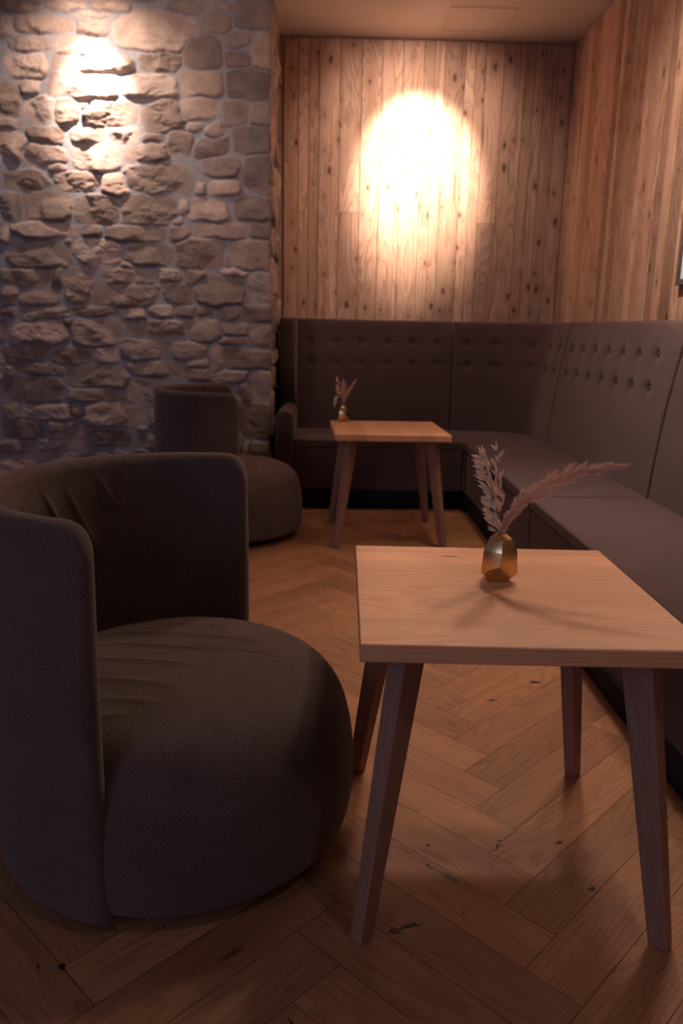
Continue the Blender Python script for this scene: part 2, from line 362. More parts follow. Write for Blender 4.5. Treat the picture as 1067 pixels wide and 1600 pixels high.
# ------------------------------------------------------------------ stone wall
ST = np.array([[float(x) for x in s.split(',')] for s in '''-1.788,2.910,.108,.036,.000;-1.529,2.920,.115,.026,.000;-1.284,2.923,.115,.032,.000;-1.879,2.804,.043,.062,.000;-1.672,2.825,.170,.049,.000;-1.398,2.881,.094,.018,.000;-1.394,2.816,.094,.041,.000;-1.036,2.806,.244,.108,.000;-1.752,2.719,.116,.043,.000;-1.469,2.713,.175,.050,.000;-1.789,2.602,.124,.070,.000;-1.415,2.621,.249,.047,.000;-1.473,2.503,.212,.074,.000;-1.075,2.512,.170,.061,.000;-1.887,2.422,.063,.095,.000;-1.768,2.489,.081,.037,.000;-1.721,2.368,.092,.065,.262;-1.569,2.371,.089,.072,.524;-1.453,2.402,.048,.031,.000;-1.311,2.364,.163,.075,.000;-1.908,2.288,.074,.028,.000;-1.894,2.178,.082,.076,-.436;-1.682,2.231,.119,.048,.000;-1.451,2.237,.097,.045,.000;-1.242,2.242,.093,.055,.000;-1.401,2.116,.139,.077,.000;-1.716,2.116,.135,.060,.000;-1.118,2.155,.135,.049,.000;-1.819,1.984,.136,.053,.000;-1.544,1.979,.140,.050,.000;-1.648,2.058,.056,.025,.000;-1.292,1.967,.087,.068,.000;-1.018,2.009,.227,.078,.000;-1.928,1.831,.061,.083,.000;-1.708,1.836,.156,.083,.000;-1.409,1.822,.149,.083,.000;-1.108,1.821,.172,.083,.000;-1.740,1.698,.203,.044,.000;-1.453,1.697,.077,.033,.000;-1.189,1.692,.177,.044,.000;-1.978,1.678,.027,.055,.000;-1.784,1.554,.192,.079,.000;-1.425,1.573,.150,.083,.000;-1.602,1.632,.027,.018,.000;-1.109,1.569,.151,.063,.000;-1.870,1.422,.143,.052,.000;-1.678,1.412,.031,.071,.000;-1.551,1.384,.082,.105,-.105;-1.273,1.439,.179,.041,.000;-1.255,1.507,.046,.017,.000;-.993,1.449,.082,.037,.000;-.838,1.445,.066,.043,.000;-1.974,1.323,.047,.064,.000;-1.798,1.296,.121,.049,.140;-1.258,1.326,.223,.064,.000;-.934,1.345,.086,.064,.000;-.671,1.362,.160,.087,.000;-.405,1.390,.098,.098,.000;-.596,1.472,.093,.022,.000;-.459,1.576,.155,.096,.000;-.788,1.583,.151,.089,.000;-.638,1.550,.019,.041,.000;-.416,1.724,.092,.049,.000;-.689,1.722,.177,.047,.000;-.924,1.694,.058,.044,.000;-.938,1.763,.031,.020,.000;-.749,1.826,.126,.072,-.140;-.878,1.848,.046,.043,.000;-.458,1.847,.126,.069,.000;-.434,2.037,.102,.110,.000;-.653,2.081,.113,.056,.000;-.644,1.961,.099,.046,.000;-.796,1.961,.034,.030,.000;-.712,2.196,.120,.059,.349;-.463,2.233,.143,.073,.000;-.906,2.208,.071,.073,.000;-1.063,2.229,.075,.026,.000;-.692,2.269,.064,.052,.349;-.833,2.297,.049,.022,.000;-.999,2.351,.127,.082,.262;-.805,2.400,.121,.058,.000;-.582,2.378,.086,.069,.175;-.407,2.376,.086,.063,.000;-.477,2.531,.159,.084,.000;-.780,2.530,.122,.071,.000;-.765,2.694,.114,.090,.000;-.556,2.769,.073,.043,.000;-.557,2.666,.073,.043,.000;-.398,2.707,.081,.100,.000;-.449,2.899,.127,.078,.000;-.678,2.854,.084,.056,.000;-.655,2.936,.072,.023,.000;-.851,2.934,.109,.036,.000;-1.012,2.638,.121,.045,.000;-1.987,1.213,.051,.034,.000;-1.780,1.209,.153,.046,.000;-1.462,1.227,.145,.023,.000;-1.224,1.217,.079,.034,.000;-1.059,1.232,.075,.034,.000;-.890,1.239,.067,.034,.000;-.787,1.241,.051,.023,.349;-.634,1.233,.087,.046,.000;-.433,1.230,.110,.052,.000;-1.796,1.090,.197,.073,.140;-1.631,1.159,.031,.023,.000;-1.446,1.097,.154,.081,.000;-1.094,1.127,.189,.054,.000;-.782,1.126,.109,.073,.000;-.584,1.142,.083,.039,.000;-.596,1.068,.091,.025,.000;-.410,1.107,.087,.066,.000;-1.899,.972,.146,.066,.262;-1.620,.946,.123,.055,.000;-1.397,.958,.083,.047,.000;-1.153,1.002,.151,.066,.000;-.880,.996,.115,.051,.000;-.713,.952,.044,.079,.000;-.494,.957,.168,.069,.000;-1.831,.863,.147,.036,.000;-2.014,.852,.032,.039,.000;-1.487,.823,.220,.067,.000;-1.090,.878,.168,.043,.000;-.838,.918,.068,.024,.000;-.811,.852,.100,.036,.000;-.599,.844,.100,.036,.000;-.414,.788,.089,.092,.000;-1.868,.736,.180,.084,.000;-1.477,.719,.193,.044,.000;-1.139,.734,.145,.092,.000;-1.797,.597,.169,.049,.000;-2.022,.601,.052,.061,.000;-1.354,.589,.210,.077,.000;-1.600,.600,.044,.036,.000;-1.966,.480,.133,.061,.000;-1.695,.481,.130,.057,.000;-1.518,.472,.032,.033,.000;-1.402,.433,.130,.053,.000;-1.176,.503,.037,.018,.000;-1.121,.561,.028,.069,.000;-1.130,.417,.114,.041,.000;-2.023,.368,.081,.045,.000;-1.742,.386,.167,.029,.000;-.443,.569,.122,.114,.000;-.518,.371,.025,.046,.000;-.420,.389,.078,.037,.000;-.523,.742,.028,.056,.000;-3.215,1.425,.120,.106,.053;-1.613,.040,.120,.092,-.034;-2.684,.659,.120,.104,.058;-2.422,1.105,.120,.105,-.040;-2.414,1.846,.120,.074,-.060;-2.389,2.505,.120,.084,-.002;-1.228,.174,.120,.090,.057;-.816,.055,.120,.100,.035;-3.273,.143,.120,.093,-.038;-2.257,1.606,.120,.084,.033;-3.032,1.043,.120,.107,.013;-2.778,.239,.120,.083,-.042;-2.433,1.387,.120,.103,.060;-2.305,.273,.120,.090,-.027;-2.436,2.893,.120,.098,.018;-2.830,1.350,.120,.072,.018;-3.141,.409,.120,.080,-.022;-3.021,1.668,.120,.095,-.019;-3.257,2.382,.120,.092,-.009;-2.328,.470,.120,.090,.010;-2.856,1.932,.120,.098,.001;-2.209,2.254,.120,.080,-.038;-.887,.428,.120,.097,.015;-2.899,2.543,.120,.086,.018;-1.065,.001,.120,.090,-.004;-1.738,.258,.120,.087,-.022;-2.712,.875,.120,.073,-.015;-3.263,1.788,.120,.084,.039;-3.146,2.993,.120,.087,-.056;-2.709,1.721,.120,.082,-.017;-2.266,.760,.120,.080,.058;-3.291,1.194,.120,.086,-.039;-.693,.651,.120,.085,-.023;-2.693,1.146,.120,.074,-.005;-2.601,2.039,.120,.087,-.051;-3.144,.669,.120,.091,.057;-2.085,2.675,.120,.100,.039;-2.810,2.852,.120,.083,-.051;-2.157,1.924,.120,.095,-.031;-2.946,2.309,.120,.103,-.029;-2.465,2.277,.120,.090,-.029;-.554,.139,.120,.077,-.000;-2.860,.027,.120,.082,.010;-2.230,.000,.120,.081,-.046;-3.281,.939,.120,.102,-.004;-3.270,2.064,.120,.087,-.020;-2.551,.080,.120,.084,-.057;-3.276,2.736,.120,.103,.013;-2.010,.229,.120,.076,.003;-1.414,3.040,.120,.072,.015;-2.037,3.050,.120,.096,.052;-1.068,3.031,.120,.075,.034;-2.818,3.025,.120,.079,.051;-2.737,1.502,.120,.077,.053;-2.102,2.468,.120,.083,.012;-2.555,2.686,.120,.095,-.033;-2.603,.403,.120,.059,-.037;-2.837,2.143,.120,.056,-.058;-.864,.242,.120,.053,.001;-2.127,1.100,.120,.073,-.015;-1.734,3.012,.120,.057,-.040;-2.170,.900,.120,.055,.025;-2.293,2.104,.120,.059,-.033;-3.003,.855,.120,.070,.016;-2.155,2.862,.119,.073,.033;-1.969,.050,.120,.065,-.012;-.661,3.052,.120,.061,-.012;-1.480,.279,.120,.055,-.008;-2.632,2.475,.114,.072,.057;-2.857,.473,.120,.080,.013;-2.154,1.360,.120,.058,.058;-2.460,.887,.114,.041,-.007;-1.298,.025,.095,.045,.028;-3.244,2.563,.087,.058,-.032;-2.938,2.684,.110,.044,-.039;-.377,.267,.105,.044,-.011;-2.475,.708,.085,.055,.034;-2.158,1.743,.120,.043,-.058;-2.464,1.708,.103,.041,-.049;-3.035,.261,.110,.048,.049;-2.382,3.040,.089,.044,.005;-2.552,.279,.086,.044,-.003;-2.205,1.228,.093,.051,-.047;-2.493,1.570,.085,.061,.029;-3.062,1.245,.087,.061,.044;-.657,.430,.096,.063,-.043;-2.182,.625,.087,.044,.028;-.494,.005,.091,.044,-.009;-3.267,2.233,.106,.049,.025;-2.780,1.019,.120,.051,-.052;-2.947,.655,.062,.037,-.003;-.648,.304,.073,.041,-.054;-.913,.724,.065,.042,-.005;-.417,3.044,.065,.034,.037;-.883,.625,.053,.050,.020;-2.612,1.854,.055,.046,-.032;-2.225,.135,.063,.035,.028;-3.008,1.524,.053,.045,-.036;-2.592,3.042,.080,.051,.046;-3.051,2.100,.057,.046,.010;-2.367,2.737,.063,.044,-.035;-1.484,.173,.066,.035,.048;-3.074,1.926,.064,.050,.012;-2.699,2.346,.078,.051,.038;-2.404,1.974,.064,.042,-.002;-2.994,.166,.057,.039,.025;-2.872,1.217,.058,.035,.013;-3.070,.041,.055,.047,-.022;-3.000,2.786,.059,.036,-.001;-3.216,1.603,.067,.042,.017;-2.037,2.095,.057,.047,-.050;-2.621,1.348,.057,.034,-.060;-3.052,1.818,.054,.049,-.019;-2.088,1.472,.059,.037,.012;-.855,3.018,.053,.040,-.013;-2.608,.514,.068,.036,-.046;-2.691,2.255,.053,.034,-.007;-1.171,.330,.074,.035,-.014;-3.299,.526,.069,.039,.004;-3.292,.290,.063,.042,-.003;-2.204,1.465,.044,.027,.028;-3.105,2.769,.040,.030,.044;-2.603,2.907,.042,.029,.019;-3.089,2.659,.035,.032,-.048;-2.039,2.277,.041,.031,.005;-2.154,.427,.045,.034,-.008;-2.493,.516,.038,.032,-.059;-1.061,.181,.039,.028,-.023;-2.084,1.671,.040,.023,-.019;-2.867,1.122,.043,.033,-.023;-3.026,1.406,.037,.028,.020;-2.677,1.265,.045,.027,-.060;-2.066,1.578,.040,.029,-.013;-3.270,.785,.036,.033,-.060;-3.296,1.900,.038,.024,-.005;-3.018,1.347,.039,.026,-.005;-2.272,2.637,.044,.028,-.022;-1.784,.017,.039,.027,.010;-3.103,2.569,.041,.031,-.016;-2.348,.143,.050,.026,.050;-2.610,2.823,.043,.030,-.011;-.374,.117,.036,.030,-.008;-2.755,2.682,.035,.026,.037;-2.672,2.188,.038,.027,-.022;-3.047,2.853,.037,.028,.036;-3.096,.165,.036,.032,-.012;-2.949,.364,.038,.025,.036;-2.737,2.573,.035,.028,.041;-1.018,.601,.043,.032,-.027;-1.056,.292,.035,.030,.049;-1.969,2.889,.044,.029,-.054;-2.484,.188,.041,.023,-.039;-3.076,2.012,.048,.026,.014;-1.788,.091,.038,.033,.005;-2.868,.749,.039,.034,.021;-2.217,3.043,.038,.028,-.025;-2.759,2.736,.037,.026,.030;-2.142,.992,.038,.025,-.004;-2.098,.807,.041,.026,.018;-.724,.774,.036,.024,.037;-1.315,.326,.039,.024,-.003;-3.201,1.936,.035,.033,-.059;-2.958,1.450,.034,.027,.006;-2.938,1.792,.038,.028,.005;-2.513,.969,.048,.028,-.028;-2.940,2.061,.039,.025,-.023;-2.839,.352,.047,.024,.003;-2.384,2.630,.042,.023,-.022;-.972,.150,.034,.028,-.057;-2.491,.597,.045,.029,-.037;-3.147,.548,.035,.025,.032;-1.438,.032,.038,.024,.006;-3.080,2.465,.036,.030,.027;-1.429,.109,.041,.025,.000;-1.973,2.821,.048,.023,-.038;-2.538,.809,.035,.033,-.050;-3.001,.558,.040,.023,-.032;-2.564,1.248,.040,.034,-.051;-3.204,.017,.037,.026,.037;-2.329,.958,.040,.031,.002;-.149,.142,.181,.088,.000;.182,.142,.140,.088,.000;.512,.142,.181,.088,.000;-.124,.344,.205,.104,.000;.222,.344,.131,.104,.000;.502,.344,.141,.104,.000;-.157,.516,.172,.060,.000;.159,.516,.135,.060,.000;.513,.516,.209,.060,.000;-.132,.665,.197,.082,.000;.249,.665,.173,.082,.000;.589,.665,.156,.082,.000;-.208,.831,.123,.076,.000;.130,.831,.204,.076,.000;.461,.831,.117,.076,.000;-.233,.962,.099,.048,.000;.085,.962,.209,.048,.000;.454,.962,.148,.048,.000;-.207,1.068,.124,.052,.000;.022,1.068,.098,.052,.000;.316,1.068,.188,.052,.000;.623,1.068,.109,.052,.000;-.202,1.237,.129,.108,.000;.131,1.237,.194,.108,.000;.549,1.237,.212,.108,.000;-.180,1.466,.150,.110,.000;.162,1.466,.182,.110,.000;.526,1.466,.171,.110,.000;-.216,1.678,.116,.091,.000;.090,1.678,.181,.091,.000;.469,1.678,.186,.091,.000;-.157,1.886,.173,.106,.000;.229,1.886,.201,.106,.000;.656,1.886,.213,.106,.000;-.187,2.079,.143,.077,.000;.159,2.079,.193,.077,.000;.537,2.079,.174,.077,.000;-.185,2.280,.146,.114,.000;.155,2.280,.184,.114,.000;.499,2.280,.150,.114,.000;-.167,2.464,.163,.061,.000;.146,2.464,.141,.061,.000;.480,2.464,.182,.061,.000;-.123,2.584,.205,.054,.000;.294,2.584,.199,.054,.000;.633,2.584,.129,.054,.000;-.199,2.693,.132,.049,.000;.083,2.693,.140,.049,.000;.349,2.693,.118,.049,.000;.679,2.693,.202,.049,.000;-.186,2.841,.144,.092,.000;.163,2.841,.195,.092,.000;.522,2.841,.153,.092,.000;-.200,3.025,.131,.083,.000;.094,3.025,.154,.083,.000;.411,3.025,.153,.083,.000'''.split(';')])
WS = -.352; YF = 5.0
def stone_wall():
    step = .006
    X = np.arange(-3.3, WS + .86, step); Z = np.append(np.arange(0, CZ, step), CZ)
    gx, gz = np.meshgrid(X, Z, indexing='ij')
    wx = gx + (fbm(gx * 14, gz * 14, 3) - .47) * .035; wz = gz + (fbm(gx * 14, gz * 14, 19) - .47) * .030
    s1 = np.full(gx.shape, 9.); s2_ = np.full(gx.shape, 9.); idx = np.zeros(gx.shape, int)
    for i, (cx, cz, a, b, r) in enumerate(ST):
        i0, i1 = np.searchsorted(X, [cx - a * 1.6 - .06, cx + a * 1.6 + .06]); j0, j1 = np.searchsorted(Z, [cz - b * 1.6 - .06, cz + b * 1.6 + .06])
        if i1 <= i0 or j1 <= j0: continue
        sl = (slice(i0, i1), slice(j0, j1)); dx = wx[sl] - cx; dz = wz[sl] - cz; c, n = math.cos(r), math.sin(r)
        u = dx * c + dz * n; v = -dx * n + dz * c; p = 3.0 if i % 3 else 4.2
        q = ((np.abs(u) / a) ** p + (np.abs(v) / b) ** p) ** (1 / p); s = (q - 1) * min(a, b)
        # a corner cut gives each stone a shape of its own
        rr = random.Random(i); ang = rr.uniform(0, 2 * PI); s = np.maximum(s, u * math.cos(ang) + v * math.sin(ang) - (abs(a * math.cos(ang)) + abs(b * math.sin(ang))) * rr.uniform(.62, .95))
        A = s1[sl]; Bq = s2_[sl]; near = s < A
        s2_[sl] = np.where(near, A, np.minimum(Bq, s)); idx[sl] = np.where(near, i, idx[sl]); s1[sl] = np.where(near, s, A)
    mgn = np.minimum(-s1 + .008, (s2_ - s1) / 2) - .0028
    inside = np.clip(mgn / .016, 0, 1)
    rng = np.random.RandomState(4); n = len(ST)
    hgt = rng.uniform(.012, .024, n); tx = rng.uniform(-.16, .16, n); tz = rng.uniform(-.25, .12, n); tone = rng.uniform(0, 1, n); hue = rng.uniform(0, 1, n)
    lft = ST[:, 0] < -.95; rough = rng.uniform(.3, .9, n) * np.where(lft, .95, .35); hgt *= np.where(lft, 1.15, .75)
    pa = rng.uniform(0, 2 * PI, (n, 4)); ps = rng.uniform(.18, .55, (n, 4)) * np.where(lft, 1.0, .35)[:, None]; po = rng.uniform(-.1, .45, (n, 4))
    hs_ = np.sqrt(ST[:, 2] * ST[:, 3])
    dome = np.sqrt(np.clip(1 - (1 - inside) ** 2, 0, 1))
    f1 = fbm(gx * 11, gz * 22, 31, 4); ridge = np.abs(fbm(gx * 9 + gz * 5, gz * 16 - gx * 4, 57, 4) - .47)
    crack = np.clip(.05 - ridge, 0, 1) / .05
    tilt = (gx - ST[idx, 0]) * tx[idx] + (gz - ST[idx, 1]) * tz[idx]
    lu = gx - ST[idx, 0] + (f1 - .47) * .05; lv = gz - ST[idx, 1] + (f1 - .47) * .05; facet = np.zeros(gx.shape)
    for q_ in range(4): facet = np.maximum(facet, (lu * np.cos(pa[idx, q_]) + lv * np.sin(pa[idx, q_]) - po[idx, q_] * hs_[idx]) * ps[idx, q_])
    h = dome * (hgt[idx] + .004 - np.minimum(facet, .022) + tilt + ((f1 - .47) * .036 - crack * .009) * rough[idx])
    h = np.where(inside > 0, np.maximum(h, .001 * dome), 0) + (fbm(gx * 60, gz * 60, 90, 2) - .4) * .003
    # wrap round the corner at x = WS
    over = gx - (WS - .03); R = .03
    base = np.zeros(gx.shape + (3,)); nrm = np.zeros_like(base)
    th = np.clip(over / (R * PI / 2), 0, 1) * PI / 2
    flat = over <= 0; ret = over > R * PI / 2
    cx, cy = WS - .03 , YF + .02 + R
    base[..., 0] = np.where(flat, gx, cx + R * np.sin(th)); base[..., 1] = np.where(flat, YF + .02, cy - R * np.cos(th)) + np.where(ret, over - R * PI / 2, 0)
    base[..., 2] = gz; nrm[..., 0] = np.sin(th); nrm[..., 1] = -np.cos(th)
    P = base + nrm * (h - .022)[..., None]
    me = grid_mesh(P)
    at = me.attributes.new('tone', 'FLOAT', 'POINT'); at.data.foreach_set('value', tone[idx].reshape(-1).astype(np.float32))
    at = me.attributes.new('hue', 'FLOAT', 'POINT'); at.data.foreach_set('value', hue[idx].reshape(-1).astype(np.float32))
    at = me.attributes.new('mortar', 'FLOAT', 'POINT'); at.data.foreach_set('value', np.clip(1 - mgn / .004, 0, 1).reshape(-1).astype(np.float32))
    o = link('wall_left', me, M['stone']); return struct(o, 'rough fieldstone wall with grey mortar joints', 'wall')
stone_wall()
# ------------------------------------------------------------------ banquette
ZS, ZT = .462, 1.219
CX, CY, CR = 1.380, 5.540, .27    # crease line and its corner radius
def path(kind):
    """returns f(s) -> (point, outward normal)"""
    if kind == 'back': return lambda s: ((s, CY), (0., 1.))
    if kind == 'right': return lambda s: ((CX, s), (1., 0.))
    La = CR * PI / 2
    def f(s):   # corner: s from 0 at (x=.874) to end at y = 5.0
        l1 = (CX - CR) - .874
        if s < l1: return ((.874 + s, CY), (0., 1.))
        if s < l1 + La:
            t = (s - l1) / CR; return ((CX - CR + CR * math.sin(t), CY - CR + CR * math.cos(t)), (math.sin(t), math.cos(t)))
        return ((CX, CY - CR - (s - l1 - La)), (1., 0.))
    return f
LCORN = (CX - CR - .874) + CR * PI / 2 + (CY - CR - 4.93)
def back_offset(z):
    t = (z - ZS) / (ZT - ZS); o = .015 + .10 * t - .014 * math.sin(PI * min(1, max(0, t)))
    return o
def back_panel(kind, s0, s1, parent, buttons):
    f = path(kind); ns = max(20, int((s1 - s0) / .0075)); prof = []
    for z in np.arange(.43, ZT - .028, .0085): prof.append((back_offset(z), z))
    o0 = back_offset(ZT - .028)
    for i in range(0, 9):
        a = PI / 2 * i / 8; prof.append((o0 + .028 * (1 - math.cos(a)) + .002, ZT - .028 + .028 * math.sin(a)))
    prof.append((.16, ZT)); prof.append((.235, ZT - .002)); prof.append((.24, ZT - .02)); prof.append((.24, .43))
    prof = np.array(prof); S = np.unique(np.concatenate([np.linspace(s0, s1, ns), s0 + np.array([.0008, .002, .004, .007, .011]), s1 - np.array([.0008, .002, .004, .007, .011])]))
    P = np.zeros((len(S), len(prof), 3))
    for i, s in enumerate(S):
        (px, py), (nx, ny) = f(s)
        e = min(s - s0, s1 - s); ed = .011 * (1 - math.sqrt(max(0, 1 - (1 - min(e, .011) / .011) ** 2)))
        for j, (o, z) in enumerate(prof):
            zz = z - (ed * .6 if z > ZT - .03 else 0)
            if j < len(prof) - 3:
                oo = o + ed
                if .8 < z < 1.18:
                    for (bs, bz) in buttons:
                        d2 = (s - bs) ** 2 + (z - bz) ** 2
                        if d2 < .006: oo += .013 * math.exp(-d2 / (2 * .016 ** 2)) + .004 * math.exp(-d2 / (2 * .035 ** 2))
                    oo += .0022 * sum(math.exp(-((z - bz) / .008) ** 2) for bz in (1.066, .918))
            else: oo = o
            P[i, j] = (px + nx * oo, py + ny * oo, zz)
    me = grid_mesh(P, closed_v=True)
    bm = bmesh.new(); bm.from_mesh(me); bm.verts.ensure_lookup_table(); nv = len(prof)
    bm.faces.new([bm.verts[j] for j in range(nv)]); bm.faces.new([bm.verts[(len(S) - 1) * nv + j] for j in range(nv)][::-1])
    bmesh.ops.recalc_face_normals(bm, faces=bm.faces); bm.to_mesh(me); bm.free()
    o = link('backrest', me, M['sofa'], parent)
    md = o.modifiers.new('split', 'EDGE_SPLIT'); md.split_angle = math.radians(50)
    for (bs, bz) in buttons:
        (px, py), (nx, ny) = f(bs); oo = back_offset(bz) + .0175
        b = bmesh.new(); bmesh.ops.create_uvsphere(b, u_segments=12, v_segments=8, radius=1)
        ang = math.atan2(ny, nx)
        bmesh.ops.transform(b, matrix=Matrix.Translation((px + nx * (oo - .004), py + ny * (oo - .004), bz)) @ Matrix.Rotation(ang, 4, 'Z') @ Matrix.Diagonal((.0055, .0105, .0105, 1)), verts=b.verts)
        link('button', finish(b), M['sofa'], o)
    return o
def seat_parts(parent, x0, x1, y0, y1, front):
    """front: '-y' or '-x'"""
    ov = .005
    fx = ov if front == '-x' else 0; fy = 0
    box('seat_cushion', x0 - fx, x1, y0 - fy, y1, .405, ZS, M['sofa'], parent, .014, 3)
    box('seat_base', x0 + .004, x1, y0 + (.001 if front == '-y' else .004), y1, .135, .410, M['sofa'], parent, .010, 2)
    rx = .03 if front == '-x' else .02; ry = .07 if front == '-y' else .02
    box('plinth', x0 + rx, x1, y0 + ry, y1, 0, .136, M['dark'], parent)
G = 'button-backed banquette sections along the wooden walls'
XL = -.328
t = thing('banquette_section', 'dark brown banquette section with an armrest, ending at the stone wall behind the far table', 'bench', group=G)
bts = [(-.135 + .1805 * i, z) for i in range(6) for z in (1.066, .918)]
back_panel('back', -.230, .868, t, bts)
seat_parts(t, -.214, .872, 4.97, 5.60, '-y')
# arm
def arm():
    ya, yb = 4.935, 5.70; xa, xb = XL, -.216; r = (xb - xa) / 2; prof = [(xa, .12)]
    for i in range(17):
        a = PI - PI * i / 16; prof.append(((xa + xb) / 2 + r * math.cos(a), .648 - r + r * math.sin(a)))
    prof.append((xb, .12)); ys = [ya, ya + .002, ya + .006, ya + .014, ya + .022] + list(np.linspace(ya + .05, yb, 20))
    P = np.zeros((len(ys), len(prof), 3)); cx = (xa + xb) / 2
    for i, y in enumerate(ys):
        e = min(1, (y - ya) / .022); k = 1 - .22 * (1 - math.sqrt(max(0, 1 - (1 - e) ** 2)))
        for j, (x, z) in enumerate(prof): P[i, j] = (cx + (x - cx) * k, y, z - (1 - k) * .06 * (z > .3))
    me = grid_mesh(P, closed_v=True); bm = bmesh.new(); bm.from_mesh(me); bm.verts.ensure_lookup_table(); nv = len(prof)
    bm.faces.new([bm.verts[j] for j in range(nv)]); bm.faces.new([bm.verts[(len(ys) - 1) * nv + j] for j in range(nv)][::-1]); return finish(bm)
link('armrest', arm(), M['sofa'], t)
# wing: side wing above the armrest that joins the back
def wing():
    xa, xb = XL, -.222; pr = []
    for z in np.linspace(.60, ZT, 40):
        yf = 5.30 + .20 * max(0, min(1, (.90 - z) / .26)) ** 2 * 1.0
        if z > ZT - .03: yf += .03 - math.sqrt(max(0, .03 ** 2 - (z - ZT + .03) ** 2))
        pr.append((yf, z))
    pr += [(5.77, ZT), (5.77, .60)]
    b = bmesh.new(); va = [b.verts.new((xa, y, z)) for y, z in pr]; vb = [b.verts.new((xb, y, z)) for y, z in pr]
    b.faces.new(va); b.faces.new(vb[::-1])
    for i in range(len(pr)): b.faces.new((va[i], va[(i + 1) % len(pr)], vb[(i + 1) % len(pr)], vb[i]))
    bmesh.ops.recalc_face_normals(b, faces=b.faces)
    ed = [e for e in b.edges if len(e.link_faces) == 2 and e.calc_face_angle() > 1.0 and abs(e.verts[0].co.x - e.verts[1].co.x) < .001 and e.verts[0].co.y < 5.6]
    bmesh.ops.bevel(b, geom=ed, offset=.012, segments=3, profile=.5, affect='EDGES'); return finish(b)
o = link('side_wing', wing(), M['sofa'], t, True); md = o.modifiers.new('split', 'EDGE_SPLIT'); md.split_angle = math.radians(60)

t = thing('banquette_section', 'brown corner banquette unit whose back curves between the two wooden walls', 'bench', group=G)
l1 = (CX - CR) - .874; l2 = l1 + CR * PI / 2
cb = [(s, z) for s in (.105, .285, .50, .665, .875) for z in (1.066, .918)]
back_panel('corner', .004, LCORN - .003, t, cb)
seat_parts(t, .877, 1.46, 4.933, 5.62, '-x')
for (ya, yb, lab) in ((3.308, 4.927, 'long brown banquette section along the right wall, running from the corner to the second seam'), (1.62, 3.302, 'nearest brown banquette section, beside the right end of the front table')):
    t = thing('banquette_section', lab, 'bench', group=G)
    y = 4.806 if ya > 3 else 3.12; bt = []
    while y > ya + .06:
        if y < yb - .05: bt += [(y, 1.066), (y, .918)]
        y -= .209
    back_panel('right', ya + .002, yb - .002, t, bt)
    seat_parts(t, .887, 1.46, ya + .0015, yb - .0015, '-x')

# ------------------------------------------------------------------ armchairs
def wr(x, y, x0, y0, x1, y1, w_, a):
    a = a * 1.45
    """soft fold along a segment"""
    dx, dy = x1 - x0, y1 - y0; L = math.hypot(dx, dy); tt = ((x - x0) * dx + (y - y0) * dy) / (L * L)
    d = np.abs((x - x0) * dy - (y - y0) * dx) / L
    fade = np.clip(np.minimum(tt, 1 - tt) * 3, 0, 1); fade = fade * fade * (3 - 2 * fade)
    return a * np.exp(-(d / w_) ** 2) * fade
SH0, SH1 = math.radians(87.5), math.radians(274.5)
RO, TH, ZTOP = .412, .050, .825
def shell_mesh():
    Rm = RO - TH / 2; L = Rm * (SH1 - SH0); ht = TH / 2
    e_list = np.array([0, .0006, .002, .004, .007, .011, .016, .021, .026, .032, .04, .05, .06]); S = np.unique(np.concatenate([e_list, np.linspace(.06, L - .06, 230), L - e_list]))
    zs = np.concatenate([[.030, .034, .042], np.linspace(.055, ZTOP - ht, 110)])
    # profile loop: inner side up, rounded top, outer side down, bottom
    prof = [(-1, z, 0) for z in zs] + [(-math.cos(a), ZTOP - ht, math.sin(a)) for a in np.linspace(0, PI, 15)[1:-1]] + [(1, z, 0) for z in zs[::-1]]
    P = np.zeros((len(S), len(prof), 3))
    for i, s in enumerate(S):
        th = SH0 + s / Rm; e = min(s, L - s)
        k = math.sqrt(max(.0004, 1 - (1 - min(1, e / ht)) ** 2))
        rc = .055; drop = rc - math.sqrt(max(0, rc * rc - (rc - min(e, rc)) ** 2))
        for j, (side, z, up) in enumerate(prof):
            zz = z + ht * up * (k if k < 1 else 1)
            f = (z - .03) / (ZTOP - ht - .03); zz = zz - drop * f
            if e < ht: zz = min(zz, ZTOP - drop)
            taper = -.012 * max(0, (.20 - z) / .20) ** 2 + .006 * math.sin(PI * min(1, f))
            edge = .004 * (1 if z < .04 else 0)
            r = Rm + side * (ht - edge) * k + taper
            if side == -1 and e > .1:
                fold = 0
                for (a0, z0, a1, z1, w_, am) in FOLDS:
                    fold += float(wr(th * .38, z, a0 * .38, z0, a1 * .38, z1, w_, am))
                r -= fold
            P[i, j] = (r * math.cos(th), r * math.sin(th), zz)
    me = grid_mesh(P, closed_v=True); bm = bmesh.new(); bm.from_mesh(me); bm.verts.ensure_lookup_table(); nv = len(prof)
    bm.faces.new([bm.verts[j] for j in range(nv)]); bm.faces.new([bm.verts[(len(S) - 1) * nv + j] for j in range(nv)][::-1]); return finish(bm)
